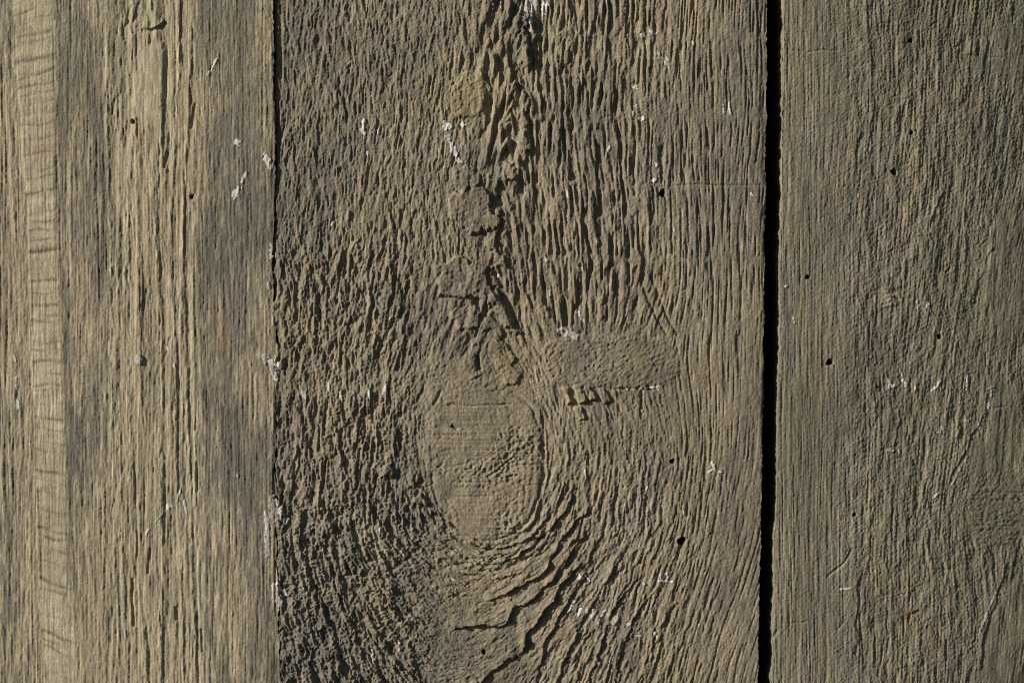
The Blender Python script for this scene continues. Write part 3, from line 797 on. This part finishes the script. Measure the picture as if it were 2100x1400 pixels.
for pts, a, w in [([(2062, 808), (2048, 850), (2030, 885), (2010, 920), (1985, 965), (1968, 1000)], 3.2, 7), ([(2100, 1165), (2075, 1250), (2050, 1310), (2040, 1400)], 3.4, 10),
                  ([(2060, 985), (2035, 1015), (2022, 1045)], 2, 6), ([(2058, 60), (2050, 95), (2042, 150)], 3, 8), ([(1865, 840), (1852, 880), (1845, 920)], 3, 7),
                  ([(1800, 10), (1798, 60), (1796, 120)], 2.5, 6), ([(1798, 330), (1793, 370), (1790, 420)], 3, 5), ([(1775, 1170), (1768, 1230), (1764, 1300)], 3, 6),
                  ([(1810, 170), (1800, 240), (1795, 320)], 2.2, 6), ([(1960, 380), (1935, 425), (1925, 460)], 2.6, 7), ([(2070, 500), (2040, 560), (2020, 620)], 2.2, 8)]:
    scarp(F, H, pts, a * .6, w, Jr)
for pts, dpt, w in [([(1608, 96), (1640, 98), (1700, 97), (1765, 98)], 1.8, 1.7), ([(2000, 98), (2100, 99)], 1.5, 1.7), ([(1758, 1130), (1744, 1155), (1728, 1172), (1703, 1188)], 4, 2.2),
                    ([(1585, 1312), (1598, 1296)], 4, 3), ([(1625, 1279), (1662, 1280)], 2.5, 1.8), ([(1770, 1335), (1760, 1352)], 5, 3), ([(1645, 1240), (1742, 1275), (1735, 1290)], 0, 2),
                    ([(1885, 1225), (1880, 1252)], 4, 3.5), ([(1908, 1268), (1885, 1270), (1880, 1290)], 3.5, 3), ([(1735, 1272), (1748, 1268), (1728, 1300)], 2.2, 2), ([(1768, 840), (1812, 842), (1875, 841)], 1.2, 1.6),
                    ([(2072, 841), (2100, 841)], 2.5, 1.6), ([(1890, 1382), (1870, 1380), (1855, 1385)], 2, 2), ([(1960, 555), (1975, 545)], 3.5, 3), ([(1938, 1180), (1990, 1175)], 2, 2)]:
    groove(F, H, pts, dpt * .7, w, (Jr[0] * .8, Jr[1] * .8))
# pale scab of bare wood
msc = soft_poly(F, [(1815, 612), (1832, 602), (1862, 600), (1868, 612), (1850, 628), (1822, 630)], 4, wob)
H += msc * (1.5 + .8 * F.noise(223, 3, 2))
H -= 19.0 + .00014 * np.maximum(X - 1600, 0) ** 2
H -= 2.2 * np.exp(-np.maximum(X - np.interp(Y, [0, 1400], [1606, 1584]), 0) / 4.0)
regions = [("knot", mk > .5, None, "round grainy knot cut by the right edge of the view"), ("pale_scab", msc > .5, None, "pale ochre patch of bared wood")] + regions
regions += holes(F, H, [(1848, 347, 7), (1885, 71, 4), (1887, 263, 3), (1662, 567, 4), (1709, 743, 6), (1949, 690, 4.5), (1762, 1060, 3.2)])
weather_shade = .45 + .2 * F.noise(231, 20, 90) + .22 * F.noise(232, 3, 40) + .25 * sstep(1720, 1620, X) * (.6 + .6 * F.noise(233, 14, 90)) + .12 * F.noise(234, 2, 10)
pale = .22 * np.clip(F.noise(235, 12, 40) - .5, 0, 1) + .9 * msc + .55 * blob(X + .12 * (Y - 1350), Y, 1892, 1350, 12, 60)
lich = .25 + .4 * sstep(1750, 2100, X) * (.7 + .3 * F.noise(236, 30, 60)) + .2 * F.noise(237, 10, 30) + .2 * sstep(500, 0, Y)
rust = .5 * msc * np.clip(F.noise(238, 5, 4), 0, 1) + .4 * blob(X, Y, 1694, 630, 9, 5) + .6 * blob(X, Y, 1632, 1262, 5, 9) + .6 * blob(X, Y, 1890, 1264, 12, 5) + .5 * blob(X, Y, 1884, 1282, 4, 9) + .4 * np.clip(F.noise(239, 3, 5) - 2.6, 0, 1)
right, hs_right = build_plank("plank", F, H, dict(weather_shade=weather_shade, pale=pale, lichen=lich, rust=rust), xl_right, None, M_RIGHT, regions, ext_right=.62, tilt=-.11, x_piv=1600)
right["label"] = "greenish grey right plank with wormholes and straight fine grain"
right["category"] = "plank"; right["group"] = "weathered vertical planks"
print("right", time.time() - T0)

# ================================================================== lint, threads and specks caught on the wood
rng = np.random.default_rng(9)
W_ = 'w'; G_ = 'g'
left_l = [(487, 293, 14, 10, 35, W_), (484, 396, 30, 9, -58, W_), (500, 366, 26, 6, -65, W_), (441, 128, 20, 4, -60, W_), (430, 148, 16, 4, -60, W_), (20, 735, 18, 4, 80, W_), (25, 785, 30, 3, 88, W_),
          (27, 832, 22, 5, 88, W_), (252, 552, 14, 4, 80, W_), (222, 555, 12, 3, 85, W_), (340, 715, 12, 3, 80, W_), (282, 738, 16, 12, 60, G_), (356, 750, 12, 3, 85, W_), (548, 328, 26, 9, 70, W_),
          (556, 342, 18, 8, 100, W_), (552, 590, 20, 5, 85, W_), (556, 508, 16, 7, 90, W_), (556, 525, 12, 7, 80, W_), (545, 735, 24, 12, 60, G_), (556, 745, 20, 8, 70, W_), (546, 1068, 34, 7, 86, W_), (547, 1098, 36, 8, 92, W_), (557, 1030, 30, 6, 60, G_),
          (344, 1040, 15, 11, -50, W_), (364, 1017, 26, 4, -78, W_), (378, 1040, 28, 4, 80, W_), (299, 1090, 16, 3, -65, W_), (562, 1205, 26, 9, 80, W_), (560, 1045, 50, 14, 84, G_), (566, 1225, 40, 14, 85, G_), (560, 760, 34, 13, 70, G_), (548, 1110, 60, 9, 89, G_), (558, 655, 26, 6, 88, G_), (486, 975, 10, 3, 80, G_)]
left_t = [(321, 1066, 60, 2, -50, 'thread')]
mid_l = [(1092, 8, 30, 20, 80, G_), (1075, 14, 26, 14, 95, G_), (1088, 12, 24, 9, 90, W_), (1114, 18, 30, 6, 88, W_), (1122, 12, 22, 6, 92, W_), (1089, 46, 34, 4, 90, W_), (1028, 5, 16, 4, 90, W_), (746, 256, 32, 8, 86, W_), (742, 266, 16, 7, 70, W_), (776, 270, 14, 3, 88, W_),
         (916, 258, 20, 13, 60, W_), (920, 280, 20, 8, 75, W_), (947, 254, 12, 9, 0, W_), (930, 306, 24, 9, 68, W_), (942, 328, 22, 7, 62, W_), (753, 314, 9, 3, 88, W_), (1369, 124, 20, 8, 70, W_), (1352, 112, 16, 7, 80, G_),
         (1340, 65, 13, 7, 20, W_), (1319, 69, 11, 6, 85, W_), (1424, 86, 12, 4, 60, W_), (1310, 218, 12, 5, 70, W_), (1317, 241, 15, 7, 5, W_), (1300, 234, 14, 4, 88, W_), (1304, 175, 12, 7, 10, W_), (1487, 222, 22, 4, 86, W_), (1499, 220, 18, 5, 80, W_),
         (1341, 369, 13, 5, -35, W_), (1347, 336, 8, 6, 60, W_), (1250, 303, 12, 3, -70, W_), (1545, 397, 9, 4, 50, W_), (1166, 400, 14, 5, 80, W_), (1226, 494, 14, 4, 85, W_), (1385, 468, 12, 4, 85, W_), (1120, 530, 9, 4, 60, W_), (1190, 552, 14, 10, 30, G_),
         (1022, 566, 8, 5, 45, W_), (1160, 682, 24, 12, 10, G_), (1178, 690, 22, 11, 20, G_), (1150, 676, 14, 8, 10, W_), (1186, 640, 16, 6, 70, W_), (1196, 655, 16, 6, 60, G_), (1128, 600, 10, 3, 85, W_), (682, 458, 12, 6, -30, W_), (775, 628, 12, 4, 88, W_), (800, 655, 10, 3, 88, W_),
         (1322, 797, 28, 4, -4, W_), (1345, 794, 22, 5, -10, W_), (1350, 796, 10, 4, 80, W_), (1292, 797, 22, 3, 2, G_), (1465, 955, 24, 5, 75, W_), (1472, 966, 18, 4, 20, W_), (1460, 966, 16, 3, -30, W_), (1201, 970, 16, 3, 85, W_), (1327, 1003, 10, 3, -60, W_),
         (788, 798, 22, 4, -72, W_), (757, 806, 18, 3, 88, W_), (698, 812, 15, 5, 80, W_), (726, 812, 20, 3, 88, W_), (674, 795, 22, 3, 85, W_), (622, 808, 18, 9, 60, G_), (780, 1090, 12, 4, 85, W_), (764, 1345, 26, 4, 82, W_), (567, 742, 20, 8, 75, W_), (566, 776, 12, 7, 60, W_), (818, 1325, 24, 4, 86, W_),
         (577, 1052, 36, 10, 70, G_), (585, 1066, 26, 7, 10, G_), (573, 1204, 20, 8, 75, W_), (580, 1216, 22, 11, 60, W_), (574, 1228, 18, 7, 90, G_), (828, 1135, 14, 7, 30, G_), (1192, 1187, 22, 3, 5, W_), (1205, 1187, 14, 5, 60, W_), (1190, 1182, 10, 3, 70, W_),
         (1366, 1194, 36, 3, 4, W_), (1356, 1187, 18, 2, 82, W_), (1369, 1186, 18, 2, 86, W_), (1320, 1197, 12, 4, 10, G_), (1174, 1246, 20, 8, -55, W_), (1190, 1254, 20, 4, -68, W_), (1203, 1254, 14, 4, -70, W_), (1215, 1258, 22, 7, -64, W_), (1236, 1266, 30, 7, -60, W_), (1228, 1284, 22, 5, -70, G_),
         (1262, 1272, 22, 12, -60, G_), (1345, 1303, 12, 4, 50, W_), (1316, 1307, 20, 4, 3, G_), (1290, 1282, 12, 5, 10, G_), (1436, 1286, 10, 4, 60, W_), (935, 1215, 14, 5, 80, G_), (930, 1190, 10, 4, 30, W_), (1405, 1054, 12, 3, 88, W_)]
right_l = [(1838, 788, 24, 5, 88, W_), (1846, 792, 12, 6, 0, W_), (1866, 774, 20, 4, 84, W_), (1874, 789, 18, 5, 78, W_), (1895, 797, 9, 4, -70, W_), (1938, 798, 20, 5, -38, W_), (1947, 788, 14, 5, -60, W_), (2011, 784, 24, 6, 95, W_),
           (2064, 798, 18, 4, -18, G_), (2066, 810, 18, 4, 88, G_), (2060, 836, 18, 6, -65, W_), (2055, 848, 22, 5, -66, W_), (2038, 880, 14, 7, -68, W_), (2010, 868, 9, 4, 10, G_), (1950, 886, 18, 10, -55, G_), (1838, 927, 20, 3, 3, G_), (1841, 924, 8, 4, -70, W_), (1859, 926, 12, 4, 80, W_),
           (1990, 892, 20, 3, -70, G_), (1941, 1024, 14, 5, -40, W_), (1735, 1214, 14, 4, 2, W_), (1748, 1213, 16, 3, -4, W_), (1899, 618, 20, 3, 88, W_), (1922, 624, 14, 7, 80, W_), (1617, 586, 8, 3, 0, W_), (1632, 652, 16, 3, 86, W_), (2023, 610, 14, 5, 60, G_), (1770, 394, 10, 3, 85, W_), (2000, 960, 44, 2, -58, G_), (1986, 985, 40, 2, -60, G_),
           (2062, 1262, 60, 3, -64, G_), (2050, 1290, 50, 3, -66, G_)]
for sp_ in left_l: lint(left, hs_left, sp_, rng)
thread = lint(None, hs_left, left_t[0], rng)
thread["label"] = "thin teal thread caught slantwise on the ridges of the left plank"; thread["category"] = "thread"
for sp_ in mid_l: lint(mid, hs_mid, sp_, rng)
for sp_ in right_l: lint(right, hs_right, sp_, rng)

# ================================================================== wall behind the boards, coloured near-black for the gap's darkness
def wall_box(x0, x1, z0, z1, y0, y1):
    V = np.array([(x, y, z) for y in (y0, y1) for z in (z0, z1) for x in (x0, x1)], float)
    Q = np.array([(0, 1, 3, 2), (4, 6, 7, 5), (0, 4, 5, 1), (2, 3, 7, 6), (0, 2, 6, 4), (1, 5, 7, 3)])
    return V, Q
V, Q = wall_box(-.22, .22, -.20, .20, (THICK + 1) * S, (THICK + 120) * S)
me = make_mesh("wall", V, Q); me.polygons.foreach_set("use_smooth", np.zeros(6, bool))
wall = link("wall", me, M_DARK); wall["kind"] = "structure"
print("done", time.time() - T0, sum(len(o.data.polygons) for o in scene.objects if o.type == 'MESH'))
